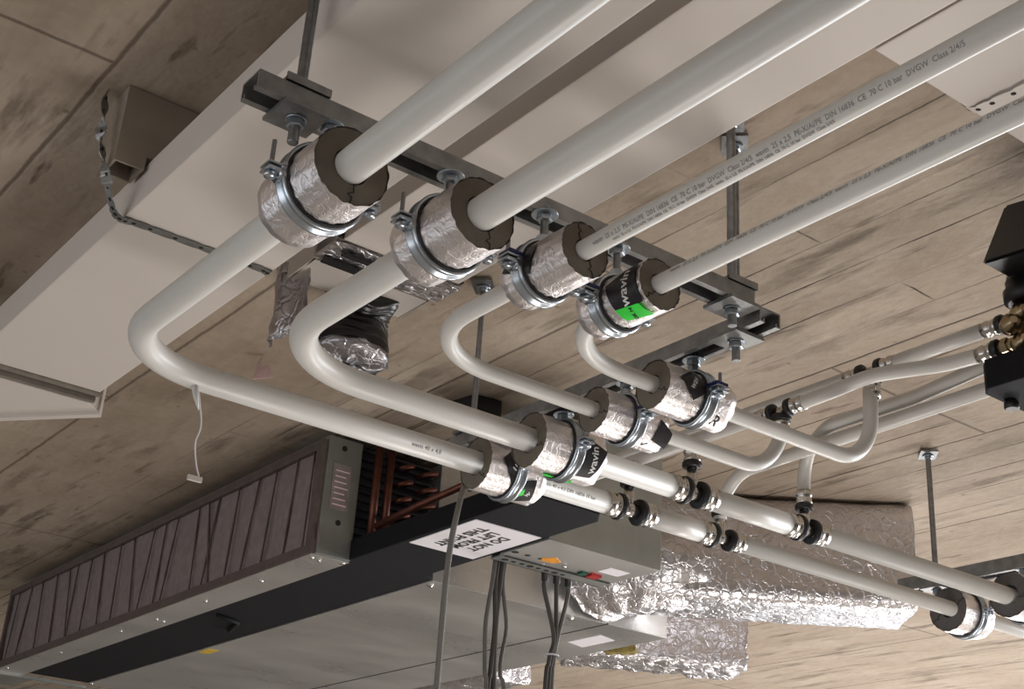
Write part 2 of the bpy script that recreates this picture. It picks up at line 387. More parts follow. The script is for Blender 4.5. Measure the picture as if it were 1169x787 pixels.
t = thing('flat_air_duct', 'cream flat duct crossing at the top right corner with a white perforated strap', 'duct', (1.9, .5, ZD))
bm = B(); box(bm, 1.190, 3.4, .35, .907, ZD, ZC-.002, .003); obj('duct_run', bm, 'duct', t)

# flexible hose with torn foil sleeve hanging from the open duct mouth
t = thing('flexible_hose', 'black ribbed flexible hose in torn foil hanging from the open duct end', 'hose', (1.06, 2.05, 1.1))
path = catmull([(1.10, 1.98, 1.13), (1.105, 2.03, 1.11), (1.105, 2.06, 1.065), (1.098, 2.045, .992)], 16)
bm = B(); n = len(path)
tube(bm, path, .06, 44, True, [.060+.012*i/n+.0026*math.sin(i*1.7) for i in range(n)])
for v in bm.verts: v.co += V(noise.noise_vector(v.co*18))*.008
for v in bm.verts: v.co.z = min(v.co.z, ZC-.004)
obj('ribbed_hose', bm, 'flex', t)
bm = B()
pc = path[-1]; g = []
for i in range(31):
    a_ = math.radians(i*12); row = []
    for j, (dz, rr_) in enumerate(((.010, .076), (.001, .078), (-.007, .070), (-.011, .045), (-.012, .012))):
        p = V((pc.x+math.cos(a_)*rr_, pc.y+math.sin(a_)*rr_, pc.z+dz)); p += V(noise.noise_vector(p*45))*.008; row.append(bm.verts.new(p))
    g.append(row)
for i in range(30):
    for j in range(4): bm.faces.new((g[i][j], g[i+1][j], g[i+1][j+1], g[i][j+1])).smooth = True
bmesh.ops.solidify(bm, geom=bm.faces, thickness=.0015)
obj('foil_cuff', bm, 'foil_duct', t)
bm = B(); g = []
for i in range(12):
    y = 1.95+i*.014; row = []
    for j in range(9):
        z = 1.15-j*.019; p = V((.955+.012*math.sin(i*.7)+.002*j, y+.004*j, z)); p += V(noise.noise_vector(p*34))*.010
        row.append(bm.verts.new(p))
    g.append(row)
for i in range(11):
    for j in range(8): bm.faces.new((g[i][j], g[i+1][j], g[i+1][j+1], g[i][j+1])).smooth = True
bmesh.ops.solidify(bm, geom=bm.faces, thickness=.0015)
obj('torn_foil_sleeve', bm, 'foil_duct', t)

# grey box bracket at the ceiling beside the left duct
t = thing('steel_channel_bracket', 'grey square steel tube bracket hanging beside the left duct', 'bracket', (.57, 1.77, ZC))
bm = B(); w = .004; y0, y1 = 1.748, 1.80
for ya, yb in ((y0, y0+w), (y1-w, y1)):
    P = [(.520, 1.034), (.566, 1.034), (.566, 1.056), (.66, 1.056), (.66, ZC-.002), (.520, ZC-.002)]
    hull_poly(bm, [(x, ya, z) for x, z in P], [(x, yb, z) for x, z in P])
box(bm, .520, .524, y0+w, y1-w, 1.034, ZC-.002); box(bm, .562, .566, y0+w, y1-w, 1.034, 1.060); box(bm, .562, .656, y0+w, y1-w, 1.056, 1.060); box(bm, .656, .66, y0+w, y1-w, 1.056, ZC-.002)
obj('tube_body', bm, 'tube_box', t)

def strap(name, label, pts, w, wdir, mat, group=None, twist=0):
    """perforated metal band following pts"""
    P = catmull(pts, 10); bm = B(); prev = None; L = 0
    rows = []
    for i, p in enumerate(P):
        d = (P[min(i+1, len(P)-1)]-P[max(i-1, 0)]).normalized()
        s = V(wdir); s = (s-d*s.dot(d)).normalized(); 
        if twist and i < 34: s = Matrix.Rotation(math.sin(i*.35)*twist, 3, d) @ s
        nrm = d.cross(s).normalized(); L = i
        ww = w*(1-.22*(i % 4 == 2)); rows.append([p+s*ww/2+nrm*.0006, p-s*ww/2+nrm*.0006, p-s*ww/2-nrm*.0006, p+s*ww/2-nrm*.0006])
    vr = [[bm.verts.new(q) for q in r] for r in rows]
    for a, b in zip(vr, vr[1:]):
        for k in range(4): bm.faces.new((a[k], a[(k+1) % 4], b[(k+1) % 4], b[k]))
    bm.faces.new(vr[0]); bm.faces.new(vr[-1][::-1])
    t = thing(name, label, 'strap', P[0], group); obj('band', bm, mat, t)
    bm = B()
    for i in range(2, len(P)-1, 4):
        d = (P[i+1]-P[i-1]).normalized(); s = V(wdir); s = (s-d*s.dot(d)).normalized(); nrm = d.cross(s).normalized()
        for sg in (-1, 1): lathe(bm, P[i]+nrm*sg*.0007, nrm*sg, [(0, w*.2), (.0002, w*.2)], 10)
    obj('hole_row', bm, 'seam', t)['kind'] = 'stuff'
    return t
strap('perforated_strap', 'grey perforated steel strap hanging past the left duct and under it',
      [(.500, 1.785, 1.160), (.498, 1.775, 1.10), (.502, 1.765, 1.06), (.520, 1.775, 1.02), (.545, 1.80, .990), (.566, 1.815, .980), (.60, 1.8175, .9825), (.70, 1.818, .9825), (.80, 1.819, .9825), (.820, 1.820, .983), (.828, 1.820, 1.01), (.828, 1.820, 1.08), (.828, 1.820, 1.160)], .018, (.1, 1, 0), 'rail', twist=.9)
strap('perforated_strap', 'white perforated strap under the flat duct at the top right corner',
      [(1.392, .925, 1.155), (1.392, .912, 1.10), (1.391, .86, 1.0905), (1.392, .75, 1.0905), (1.392, .6, 1.0905), (1.392, .45, 1.0905)], .019, (1, 0, 0), 'duct')

# ------------------------------------------------------------------ strut rails
def rail(label, axis, p0, p1, c, zb, h=.023, w=.041):
    """C profile open downwards"""
    k = .0025; lip = .0095
    prof = [(-w/2, 0), (-w/2, h), (w/2, h), (w/2, 0), (w/2-lip, 0), (w/2-lip, .006), (w/2-lip+k, .006), (w/2-lip+k, k), (w/2-k, k), (w/2-k, h-k),
            (-w/2+k, h-k), (-w/2+k, k), (-w/2+lip-k, k), (-w/2+lip-k, .006), (-w/2+lip, .006), (-w/2+lip, 0)]
    bm = B(); f = (lambda s, u, z: (s, c+u, zb+z)) if axis == 'X' else (lambda s, u, z: (c+u, s, zb+z))
    a = [bm.verts.new(f(p0, u, z)) for u, z in prof]; b = [bm.verts.new(f(p1, u, z)) for u, z in prof]; n = len(prof)
    for i in range(n): bm.faces.new((a[i], a[(i+1) % n], b[(i+1) % n], b[i]))
    bm.faces.new(a); bm.faces.new(b[::-1]); 
    t = thing('strut_rail', label, 'rail', f((p0+p1)/2, 0, 0))
    obj('channel', bm, 'rail', t)
    return t
RY, RZ = 1.207, .853
r1 = rail('grey steel strut rail carrying the four upper clamps, running down to the right', 'X', .488, 1.260, RY, RZ)
SX, SZ = 1.292, .834
r2 = rail('grey steel strut rail carrying the four lower clamps near the middle', 'Y', 1.188, 1.945, SX, SZ)
r3 = rail('dark steel strut rail carrying the two far right clamps', 'Y', .9, 1.97, 2.575, .838, .030)

def threaded(bm, x, y, z0, z1, r=.005, pitch=.0026):
    prof = []; z = 0; i = 0; L = z1-z0
    while z < L: prof.append((z, r*(1 if i % 2 else .86))); z += pitch/2; i += 1
    prof.append((L, r*.9)); lathe(bm, (x, y, z0), (0, 0, 1), prof, 12)

def hexnut(bm, x, y, z, r=.0105, h=.009, rot=.3):
    lathe(bm, (x, y, z), (0, 0, 1), [(0, r*.86), (.0012, r), (h-.0012, r), (h, r*.86)], 6, smooth=False)

def plate(bm, x, y, z, w, d, h=.005, ang=0):
    vs = box(bm, -w/2, w/2, -d/2, d/2, 0, h)
    bmesh.ops.transform(bm, matrix=Matrix.Translation((x, y, z)) @ Matrix.Rotation(ang, 4, 'Z'), verts=vs)

def hanger(label, x, y, z0, railbase, railtop, r=.006, nutplate=True, topplate=True, ceil=True, angle=0, pw=.056):
    t = thing('threaded_rod_hanger', label, 'threaded rod', (x, y, ZC))
    bm = B(); threaded(bm, x, y, z0, ZC-.002, r); obj('threaded_rod', bm, 'zinc_dark', t)
    if nutplate:
        bm = B(); plate(bm, x, y, railbase-.006, pw, pw, .005, angle)
        obj('clamping_plate', bm, 'rail', t)
        bm = B(); lathe(bm, (x, y, railbase-.0085), (0, 0, 1), [(0, .012), (.002, .012)], 20); hexnut(bm, x, y, railbase-.0175); obj('nut', bm, 'zinc', t)
    if topplate:
        bm = B(); plate(bm, x, y, railtop+.001, pw, pw*.8, .005, angle); vs = box(bm, -pw/2, pw/2, -pw*.4-.001, -pw*.4+.002, 0, .010)
        bmesh.ops.transform(bm, matrix=Matrix.Translation((x, y, railtop+.001)) @ Matrix.Rotation(angle, 4, 'Z'), verts=vs)
        obj('top_plate', bm, 'rail', t)
        bm = B(); hexnut(bm, x, y, railtop+.0065); obj('nut', bm, 'zinc', t)
    if ceil:
        bm = B(); plate(bm, x, y, ZC-.010, .058, .04, .004, math.radians(45)); obj('ceiling_plate', bm, 'zinc_dark', t)
        bm = B(); lathe(bm, (x, y, ZC-.014), (0, 0, 1), [(0, .013), (.003, .013)], 20); hexnut(bm, x, y, ZC-.019, .009, .006); obj('nut', bm, 'zinc', t)
    return t
hanger('threaded rod at the left end of the upper strut rail', .548, RY, .815, RZ, RZ+.023, r=.0068)
hanger('threaded rod through the right end of the upper strut rail', 1.236, RY, .820, RZ, RZ+.023, r=.0068)
hanger('threaded rod just behind the upper rail holding the near end of the lower rail', SX-.004, 1.250, .797, SZ, SZ+.023, r=.0064, topplate=False)
hanger('thin threaded rod holding the far end of the lower strut rail', SX, 1.905, .80, SZ, SZ+.023, r=.0055)
hanger('dark threaded rod with ceiling plate at far right', 2.575, 1.878, .80, .838, .868, r=.007)

# ------------------------------------------------------------------ pipes
ZP = .77
P1x, P2x, P3x, P4x = .588, .751, .890, 1.013
P1y, P2y, P3y, P4y = 1.812, 1.658, 1.484, 1.348
def pipe(label, pts, r, fr=None, mat='pipe', seg=32, group=None, smoothpath=False, name='water_pipe'):
    path = pts if fr is None else fillet(pts, fr, 14)
    if smoothpath: path = catmull(pts, 10)
    bm = B(); tube(bm, path, r, seg)
    t = thing(name, label, 'pipe', V(pts[0]), group); obj('tube', bm, mat, t); return t

T11, T12, T21, T22 = (1.529, 1.644), (1.764, 1.878), (1.545, 1.648), (1.835, 1.938)
pp1 = pipe('thick white pipe nearest the left, with the widest elbow and lowest run', [(P1x, -.5, ZP), (P1x, P1y, ZP), (T11[0]+.02, P1y, ZP)], .020, .15)
pp2 = pipe('thick white pipe second from the left, bending inside the widest elbow', [(P2x, -.5, ZP), (P2x, P2y, ZP), (T21[0]+.02, P2y, ZP)], .020, .17)
T1c, T2c = V((1.628, P3y-.008, .884)), V((1.703, P4y-.004, .940))
pp3 = pipe('thin white pipe third from the left, looping up to the left branch tee', [(P3x, -.5, ZP), (P3x, P3y, ZP), (T1c.x, P3y, ZP), (T1c.x, T1c.y, T1c.z-.03)], .0122, [.14, .085])
pp4 = pipe('thin white pipe furthest right, looping up to the right branch tee', [(P4x, -.5, ZP), (P4x, P4y, ZP), (T2c.x-.004, P4y, ZP), (T2c.x-.004, T2c.y, T2c.z-.035)], .0122, [.145, .085])
# printing along the two thin pipes
def pipe_text(parent, c, r, body, size, th, s0, mat='print'):
    def fn(x, y): return cyl_pt(c, 'Y', s0-x, math.radians(th)+y/r, r+.0004)
    text_mesh(body, size, fn, 'printed_marking', mat, parent, 'LEFT', .0001)
line = 'wavin  25 x 2,5  PE-X/Al/PE  DIN 16836  CE  70 C 10 bar  DVGW  Class 2/4/5  '
pipe_text(pp3, (P3x, 0, ZP), .0122, line*2, .0078, -30, 1.08)
pipe_text(pp4, (P4x, 0, ZP), .0122, line*2, .0078, 12, 1.08)
pipe_text(pp3, (P3x, 0, ZP), .0122, line*2, .0050, -62, 1.05)
def pipe_text_x(parent, c, r, body, size, th, s0):
    def fn(x, y): return cyl_pt(c, 'X', s0+x, math.radians(th)+y/r, r+.0004)
    text_mesh(body, size, fn, 'printed_marking', 'print', parent, 'LEFT', .0001)
pipe_text_x(pp1, (0, P1y, ZP), .020, 'wavin 40 x 4,0', .010, -25, 1.10)
pipe_text_x(pp1, (0, P1y, ZP), .020, 'wavin 40 x 4,0 DIN 16836 10 bar', .009, -20, 1.37)

pipe('short thick white pipe between the two tees of the lowest run', [(T11[1]-.02, P1y, ZP), (T12[0]+.02, P1y, ZP)], .020)
pipe('long slim white pipe running from the lowest tee to the far right clamp', [(T12[1]-.02, P1y, ZP), (3.6, P1y, ZP)], .0165)
pipe('short thick white pipe between the two tees of the upper run', [(T21[1]-.02, P2y, ZP), (T22[0]+.02, P2y, ZP)], .020)
pipe('long white pipe running from the upper run into the clamp at the right edge', [(T22[1]-.02, P2y, ZP), (3.6, P2y, ZP)], .0190)

def press_end(parent, p, d, r, ring=True):
    """p: outer mouth of the sleeve, d: unit vector towards the fitting body"""
    bm = B(); lathe(bm, p, d, [(0, r), (0, r+.0018), (.006, r+.0018), (.0075, r+.0030), (.011, r+.0030), (.0125, r+.0016), (.020, r+.0016), (.0215, r+.0028), (.025, r+.0028), (.027, r+.001), (.027, r*.6)], 28, False)
    obj('steel_sleeve', bm, 'steel', parent)
    bm = B(); q = V(p)+V(d)*.027; lathe(bm, q, d, [(0, r*.7), (0, r+.0035), (.002, r+.0050), (.009, r+.0050), (.011, r+.0035), (.011, r*.6)], 28, False)
    obj('black_ring', bm, 'black', parent)

def tee(label, c, ax, half, r, up=None, rb=.0125, r2=None, updir=(0, 0, 1)):
    c = V(c); t = thing('press_tee', label, 'pipe fitting', c)
    d = V((1, 0, 0)) if ax == 'X' else V((0, 1, 0)); r2 = r2 or r
    ri = min(r, r2)*.66
    bm = B(); lathe(bm, c-d*(half-.030), d, [(0, ri), (2*(half-.030), ri)], 24)
    if up: lathe(bm, c, updir, [(0, rb*.8), (ri+.004, rb*.85), (up-.034, rb*.72)], 20)
    obj('tee_body', bm, 'steel', t)
    press_end(t, c-d*half, d, r); press_end(t, c+d*half, -d, r2)
    if up: press_end(t, c+V(updir)*up, -V(updir), rb)
    return t
def mid(a): return (a[0]+a[1])/2
tee('steel press tee on the lowest run just right of the clamps', (mid(T11), P1y, ZP), 'X', .0575, .020, .082)
tee('steel press tee on the lowest run furthest to the right', (mid(T12), P1y, ZP), 'X', .057, .020, .080, r2=.0165)
tee('steel press tee on the upper run nearer the clamps', (mid(T21), P2y, ZP), 'X', .0515, .020, .084)
tee('steel press tee on the upper run further right', (mid(T22), P2y, ZP), 'X', .0515, .020, .076, r2=.019)
# small tees at the branch mains, outlets pointing down
tee('small black-ringed press tee at the top of the left loop', T1c, 'Y', .052, .0105, .048, .0122, updir=(0, 0, -1))
tee('small black-ringed press tee at the top of the right loop', T2c, 'Y', .052, .0105, .050, .0122, updir=(0, 0, -1))

# branch mains running towards the manifold
Rr = .0118
ZA, ZB = T2c.z, T1c.z
pipe('white branch pipe running straight from the right branch tee to the upper valve port', [(T2c.x, T2c.y-.04, ZA), (T2c.x, 1.125, ZA+.001)], Rr, mat='pipe2')
pipe('white branch pipe passing behind the right branch tee towards the fan coil', [(T2c.x, T2c.y+.04, ZA), (T2c.x, 2.75, ZA)], Rr, mat='pipe2')
pipe('white branch pipe swaying in front of the right branch tee to the lower valve port',
     [(T1c.x, T1c.y-.04, ZB), (1.630, 1.36, .887), (1.645, 1.30, .898), (1.668, 1.24, .899), (1.676, 1.18, .892), (1.677, 1.12, .888)], Rr, mat='pipe2', smoothpath=True)
pipe('white branch pipe running from the left branch tee towards the fan coil', [(T1c.x, T1c.y+.04, ZB), (T1c.x, 2.75, ZB)], Rr, mat='pipe2')
# risers
pipe('short white riser climbing from the tee below the R-marked clamp', [(mid(T21), P2y, ZP+.06), (mid(T21), P2y, .862)], .0125, mat='pipe2')
pipe('short white riser hidden behind the upper run above the lowest tee', [(mid(T11), P1y, ZP+.06), (mid(T11), P1y, .862)], .0125, mat='pipe2')
pipe('white riser bending from the lowest run into the long straight branch to the right', [(mid(T12), P1y, ZP+.055), (mid(T12), P1y, .890), (1.790, .95, .890)], .0125, .085, mat='pipe2')
pipe('white riser bending from the upper run behind the right loop', [(mid(T22), P2y, ZP+.05), (mid(T22), P2y, .918), (1.802, 1.52, .918), (1.802, 1.33, .918), (1.785, 1.13, .930)], .0125, [.07, .10, .3], mat='pipe2')

# ------------------------------------------------------------------ insulation shells and clamps
def shell(label, c, ax, length, rp, rs, foam='foam', foil='foil', seed=0, split=(100, 280)):
    """c: centre of the near face; length runs along +axis"""
    c = V(c); rnd = random.Random(seed); seg = 64
    t = thing('pipe_insulation_shell', label, 'insulation shell', c)
    bm = B(); ra = []
    def ring(s, r): return [bm.verts.new(cyl_pt(c, ax, s, 2*PI*k/seg, r)) for k in range(seg)]
    seq = [(length-.001, rs-.0015), (.0, rs-.0012), (.0, rp+.0018), (length-.001, rp+.0018)]
    rr = [ring(*q) for q in seq]
    for a, b in zip(rr, rr[1:]+rr[:1]):
        for k in range(seg): bm.faces.new((a[k], a[(k+1) % seg], b[(k+1) % seg], b[k]))
    obj('foam_core', bm, foam, t)
    # foil jacket, crinkled, slightly frayed at both ends
    bm = B(); ns = 16; g = []
    for i in range(ns+1):
        s = length*i/ns; row = []
        for k in range(seg):
            th = 2*PI*k/seg
            dr = .0009*noise.noise(V((s*55+seed*7, math.cos(th)*3, math.sin(th)*3)))+.0006*math.sin(th*17+seed)*(1 if i < ns else .3)
            ss = s
            if i == 0: ss = -.0016+.0022*noise.noise(V((seed, k*.9, 1)))
            if i == ns: ss = s+.003+.005*noise.noise(V((seed+3, math.cos(th)*2.2, math.sin(th)*2.2)))
            row.append(bm.verts.new(cyl_pt(c, ax, ss, th, rs+dr)))
        g.append(row)
    # close the back with foil
    back = [bm.verts.new(cyl_pt(c, ax, length-.003, 2*PI*k/seg, rp+.002)) for k in range(seg)]
    g.append(back)
    for a, b in zip(g, g[1:]):
        for k in range(seg): bm.faces.new((a[k], a[(k+1) % seg], b[(k+1) % seg], b[k])).smooth = True
    obj('foil_jacket', bm, foil, t)
    # stepped split lines on the foam face
    for a0 in split:
        bm = B(); r0 = rp+.001; r1 = rs-.002; rm = (r0+r1)/2
        pts = [(r0, a0), (rm-.002, a0+3), (rm+.001, a0+16), (rm+.004, a0+8), (r1, a0+11)]
        P = [cyl_pt(c, ax, -.0004, math.radians(a), r) for r, a in pts]
        tube(bm, P, .00065, 6); obj('split_line', bm, 'seam', t)
    return t

def clamp(label, c, ax, r, railz, blue=False, stud=True, group=None, rod=.03):
    """two-piece pipe clamp: band, side flanges, screws, boss and hanger stud"""
    c = V(c); t = thing('pipe_clamp', label, 'pipe clamp', c, group)
    seg = 56; w = .0105
    prof = [(-w, .0014), (-w, .0046), (-w*.78, .0062), (-w*.52, .0058), (-w*.30, .0028), (0, .0022), (w*.30, .0028), (w*.52, .0058), (w*.78, .0062), (w, .0046), (w, .0014)]
    bm = B(); rings = []
    for k in range(seg):
        th = 2*PI*k/seg; rings.append([bm.verts.new(cyl_pt(c, ax, s, th, r+h)) for s, h in prof])
    n = len(prof)
    for k in range(seg):
        a, b = rings[k], rings[(k+1) % seg]
        for i in range(n): bm.faces.new((a[i], a[(i+1) % n], b[(i+1) % n], b[i])).smooth = True
    obj('clamp_band', bm, 'zinc', t)
    bm = B(); lp = [(-.0125, .0004), (-.0125, .0018), (.0125, .0018), (.0125, .0004)]; rings = []
    for k in range(seg): rings.append([bm.verts.new(cyl_pt(c, ax, s_, 2*PI*k/seg, r+h)) for s_, h in lp])
    for k in range(seg):
        a, b = rings[k], rings[(k+1) % seg]
        for i in range(4): bm.faces.new((a[i], a[(i+1) % 4], b[(i+1) % 4], b[i])).smooth = i in (1, 3)
    obj('rubber_lining', bm, 'black', t)
    def loc(s, side, z): # side >0 towards -X/-Y
        return c+(V((-side, s, z)) if ax == 'Y' else V((s, -side, z)))
    def lbox(bm, s0, s1, a0, a1, z0, z1, bev=.0012):
        if ax == 'Y': box(bm, c.x-a1, c.x-a0, c.y+s0, c.y+s1, c.z+z0, c.z+z1, bev)
        else: box(bm, c.x+s0, c.x+s1, c.y-a1, c.y-a0, c.z+z0, c.z+z1, bev)
    for sg in (1, -1):
        bm = B(); a, b = sorted((sg*(r+.001), sg*(r+.024)))
        lbox(bm, -.011, .011, a, b, .0015, .0045); lbox(bm, -.011, .011, a, b, -.0045, -.0015)
        # curled root of the flange
        q0 = loc(-.011, sg*(r+.004), .004); q1 = loc(.011, sg*(r+.004), .004); tube(bm, [q0, q1], .0045, 12)
        q0 = loc(-.011, sg*(r+.004), -.005); q1 = loc(.011, sg*(r+.004), -.005); tube(bm, [q0, q1], .0045, 12)
        obj('flange', bm, 'zinc', t)
        sc = loc(0, sg*(r+.0165), 0)
        bm = B(); threaded(bm, sc.x, sc.y, sc.z-.006, sc.z+(rod if sg > 0 else .012), .0028, .0016); obj('screw_shank', bm, 'zinc_dark', t)
        bm = B(); lathe(bm, (sc.x, sc.y, sc.z-.0115), (0, 0, 1), [(0, .002), (.0004, .0062), (.003, .0070), (.0065, .0055), (.007, .003)], 18)
        obj('screw_head', bm, 'zinc', t)
        if blue and sg > 0:
            bm = B(); lbox(bm, -.0115, .0115, r-.001, r+.022, .0045, .0105, .002); obj('plastic_clip', bm, 'blue', t)
    if stud:
        bm = B(); hexnut(bm, c.x, c.y, c.z+r+.003, .0095, .012); obj('boss_nut', bm, 'zinc', t)
        bm = B(); threaded(bm, c.x, c.y, c.z+r+.004, railz+.012, .0055); obj('hanger_stud', bm, 'zinc_dark', t)
        bm = B(); lathe(bm, (c.x, c.y, railz-.0025), (0, 0, 1), [(0, .017), (.002, .017)], 28); hexnut(bm, c.x, c.y, railz-.0105, .0105, .008)
        obj('washer_and_nut', bm, 'zinc', t)
    return t

def tape(parent, c, ax, corners, r, txt=None, tsize=.012, tc=(0, 0), ang=0, name='black_tape', mat='tape', ink='white_ink', lift=.0008):
    p = cyl_patch(c, ax, corners, r+lift, name, mat, parent)
    if txt:
        ca, sa = math.cos(math.radians(ang)), math.sin(math.radians(ang))
        def fn(x, y):
            u = x*ca-y*sa; w = x*sa+y*ca
            sgn = -1 if ax == 'Y' else 1
            return cyl_pt(c, ax, tc[0]+sgn*u, math.radians(tc[1])+w/r, r+lift+.0006)
        cu = text_mesh(txt, tsize, fn, 'lettering', ink, p, 'CENTER', .0003)
        cu.matrix_parent_inverse = Matrix.Identity(4)
    return p

RS1, RS2, RS3, RS4 = .0465, .0445, .0355, .0340
FR = 'foam'
# upper row
s1 = shell('large foil shell on the leftmost pipe at the upper rail', (P1x, 1.137, ZP), 'Y', .125, .020, RS1, seed=1, split=(95, 255))
s2 = shell('large foil shell on the second pipe at the upper rail', (P2x, 1.122, ZP), 'Y', .120, .020, RS2, seed=2, split=(105, 240))
s3 = shell('smaller foil shell with a plain black tape on the third pipe at the upper rail', (P3x, 1.108, ZP), 'Y', .115, .0122, RS3, seed=3, split=(60, 235))
s4 = shell('foil shell with green sticker and white lettering on black tape at the upper rail', (P4x, 1.112, ZP), 'Y', .115, .0122, RS4, seed=4, split=(150, 300))
clamp('zinc clamp round the large shell at the left end of the upper rail', (P1x, RY-.006, ZP), 'Y', RS1+.0008, RZ, rod=.036)
clamp('zinc clamp round the second shell of the upper rail', (P2x, RY-.012, ZP), 'Y', RS2+.0008, RZ, rod=.034)
clamp('blue-clipped clamp round the third shell of the upper rail', (P3x, RY-.018, ZP), 'Y', RS3+.0008, RZ, True, rod=.028)
clamp('blue-clipped clamp beside the green sticker on the upper rail', (P4x, RY-.014, ZP), 'Y', RS4+.0008, RZ, True, rod=.026)
c3 = (P3x, 1.108, ZP); c4 = (P4x, 1.112, ZP)
tape(s3, c3, 'Y', [(.045, 22), (.062, -32), (.112, -5), (.095, 30)], RS3+.0012)
tape(s4, c4, 'Y', [(.004, 40), (.004, -52), (.050, -58), (.060, 10)], RS4+.0012, 'wavin', .020, (.026, -12), 78)
tape(s4, c4, 'Y', [(.012, -52), (.008, -92), (.048, -78), (.052, -46)], RS4+.0018, 'OK 14', .007, (.03, -68), 78, 'green_sticker', 'green', 'ink')
tape(s4, c4, 'Y', [(.075, -92), (.075, -122), (.098, -122), (.098, -92)], RS4+.0012)

# lower row
LX = 1.225
l1 = shell('foil shell with black tape on the lowest run above the black tray', (LX+.018, P1y, ZP), 'X', .115, .020, .0460, seed=5, split=(-60, 120))
l2 = shell('large foil shell with white lettering on black tape on the upper run', (LX+.012, P2y, ZP), 'X', .122, .020, .0460, seed=6, split=(-35, 140))
l3 = shell('foil shell hand-marked with a letter L', (LX, P3y, ZP), 'X', .118, .0122, .0360, seed=7, split=(-30, 130))
l4 = shell('foil shell hand-marked with a letter R', (LX-.004, P4y, ZP), 'X', .125, .0122, .0370, seed=8, split=(-40, 150))
clamp('zinc clamp round the lowest shell of the lower rail', (SX+.014, P1y, ZP), 'X', .0470, SZ, False, rod=.03)
clamp('zinc clamp round the shell lettered on black tape at its end', (SX+.012, P2y, ZP), 'X', .0470, SZ, False, rod=.022)
clamp('blue-clipped clamp round the L-marked shell', (SX-.004, P3y, ZP), 'X', .0370, SZ, True, rod=.022)
clamp('blue-clipped clamp round the R-marked shell', (SX+.008, P4y, ZP), 'X', .0380, SZ, True, rod=.026)
k1 = (LX+.018, P1y, ZP); k2 = (LX+.012, P2y, ZP); k3 = (LX, P3y, ZP); k4 = (LX-.004, P4y, ZP)
tape(l1, k1, 'X', [(.022, 5), (.050, -45), (.075, -10), (.045, 32)], .0472, 'u', .022, (.047, -8), 60)
tape(l1, k1, 'X', [(.074, -28), (.080, -88), (.104, -70), (.096, -20)], .0472, 'w', .014, (.09, -55), 60)
tape(l1, k1, 'X', [(.052, -72), (.054, -88), (.084, -60), (.080, -46)], .0476, None, name='green_sticker', mat='green')
tape(l2, k2, 'X', [(.084, 18), (.078, -68), (.108, -62), (.124, 0)], .0474, 'wavin', .020, (.100, -24), 96)
tape(l2, k2, 'X', [(.036, -92), (.036, -106), (.094, -106), (.094, -92)], .0474, None, name='green_sticker', mat='green')
tape(l3, k3, 'X', [(.102, 6), (.094, -50), (.126, -62), (.128, -20)], .0372)
def handmark(parent, c, ax, strokes, r):
    bm = B()
    for st in strokes:
        tube(bm, [cyl_pt(c, ax, s, math.radians(t), r) for s, t in st], .0009, 6)
    obj('hand_marking', bm, 'ink', parent)
tape(l3, k3, 'X', [(.066, -40), (.066, -80), (.098, -80), (.098, -40)], .0364, 'L', .026, (.084, -60), 40, 'foil_patch', 'foil', 'ink')
tape(l4, k4, 'X', [(.088, -40), (.088, -84), (.118, -84), (.118, -40)], .0374, 'R', .026, (.103, -60), -8, 'foil_patch', 'foil', 'ink')
tape(l4, k4, 'X', [(.018, 12), (.046, -32), (.074, 2), (.050, 46)], .0382, 'wav', .014, (.044, 8), 60)
# far right
f1 = shell('dark-faced foil shell at far right on the slim pipe', (2.531, P1y+.008, ZP), 'X', .098, .0165, .0480, 'foam_dark', seed=9, split=(15, 200))
f2 = shell('dark-faced foil shell cut by the right edge of the photo', (2.505, P2y-.010, ZP), 'X', .098, .0190, .0480, 'foam_dark', seed=10, split=(-20, 160))
clamp('zinc clamp on the far right shell of the slim pipe', (2.590, P1y+.008, ZP), 'X', .0488, .838, False, rod=.02)
clamp('zinc clamp on the shell at the right edge of the photo', (2.564, P2y-.010, ZP), 'X', .0488, .838, False, rod=.02)

# ------------------------------------------------------------------ fan coil unit
FX0, FX1, FX2, FX3 = 1.461, 1.556, 1.752, 2.572
FY0, FY1, ZB0 = 2.775, 5.03, .842
u = thing('fan_coil_unit', 'galvanised ceiling fan coil unit with grey filter side and black tray', 'fan coil unit', (1.9, 3.0, ZB0))
bm = B(); box(bm, 1.792, FX3, FY0-.01, FY1, ZB0, ZC-.02, .002); obj('casing', bm, 'galv', u)
bm = B(); box(bm, 2.355, 2.360, FY0-.011, FY1, ZB0-.0008, ZB0+.002); obj('casing_seam', bm, 'seam', u)
# filter panel: pleats as a folded surface
bm = B(); n = 17; ys = [FY0+.02]
rnd = random.Random(3); y = FY0+.05
while y < FY1-.03: ys.append(y); y += rnd.uniform(.06, .15)
ys.append(FY1-.02)
prev = None
for i, yy in enumerate(ys):
    x = FX0+(.016 if i % 2 else .004)
    tilt = rnd.uniform(-.05, .05)
    a = bm.verts.new((x, yy+tilt, ZB0+.022)); b = bm.verts.new((FX0+(.010 if i % 2 else .006), yy-tilt, ZC-.055))
    if prev: bm.faces.new((prev[0], a, b, prev[1]))
    prev = (a, b)
obj('filter_fleece', bm, 'fabric', u)
bm = B(); rnd = random.Random(5)
for i, yy in enumerate(ys[1:-1]):
    d = rnd.uniform(-.07, .05)
    P = [V((FX0+.001, yy+d+.004*noise.noise(V((i, k, 0))), ZB0+.022+(ZC-.06-ZB0-.022)*k/6)) + V((0, -d*k/6, 0)) for k in range(7)]
    tube(bm, P, .0032, 6, True, [.002+.003*abs(noise.noise(V((i*3.1, k*.8, 5)))) for k in range(7)])
obj('filter_creases', bm, 'filter_dark', u)['kind'] = 'stuff'  # crease lines in a darker grey than the fleece
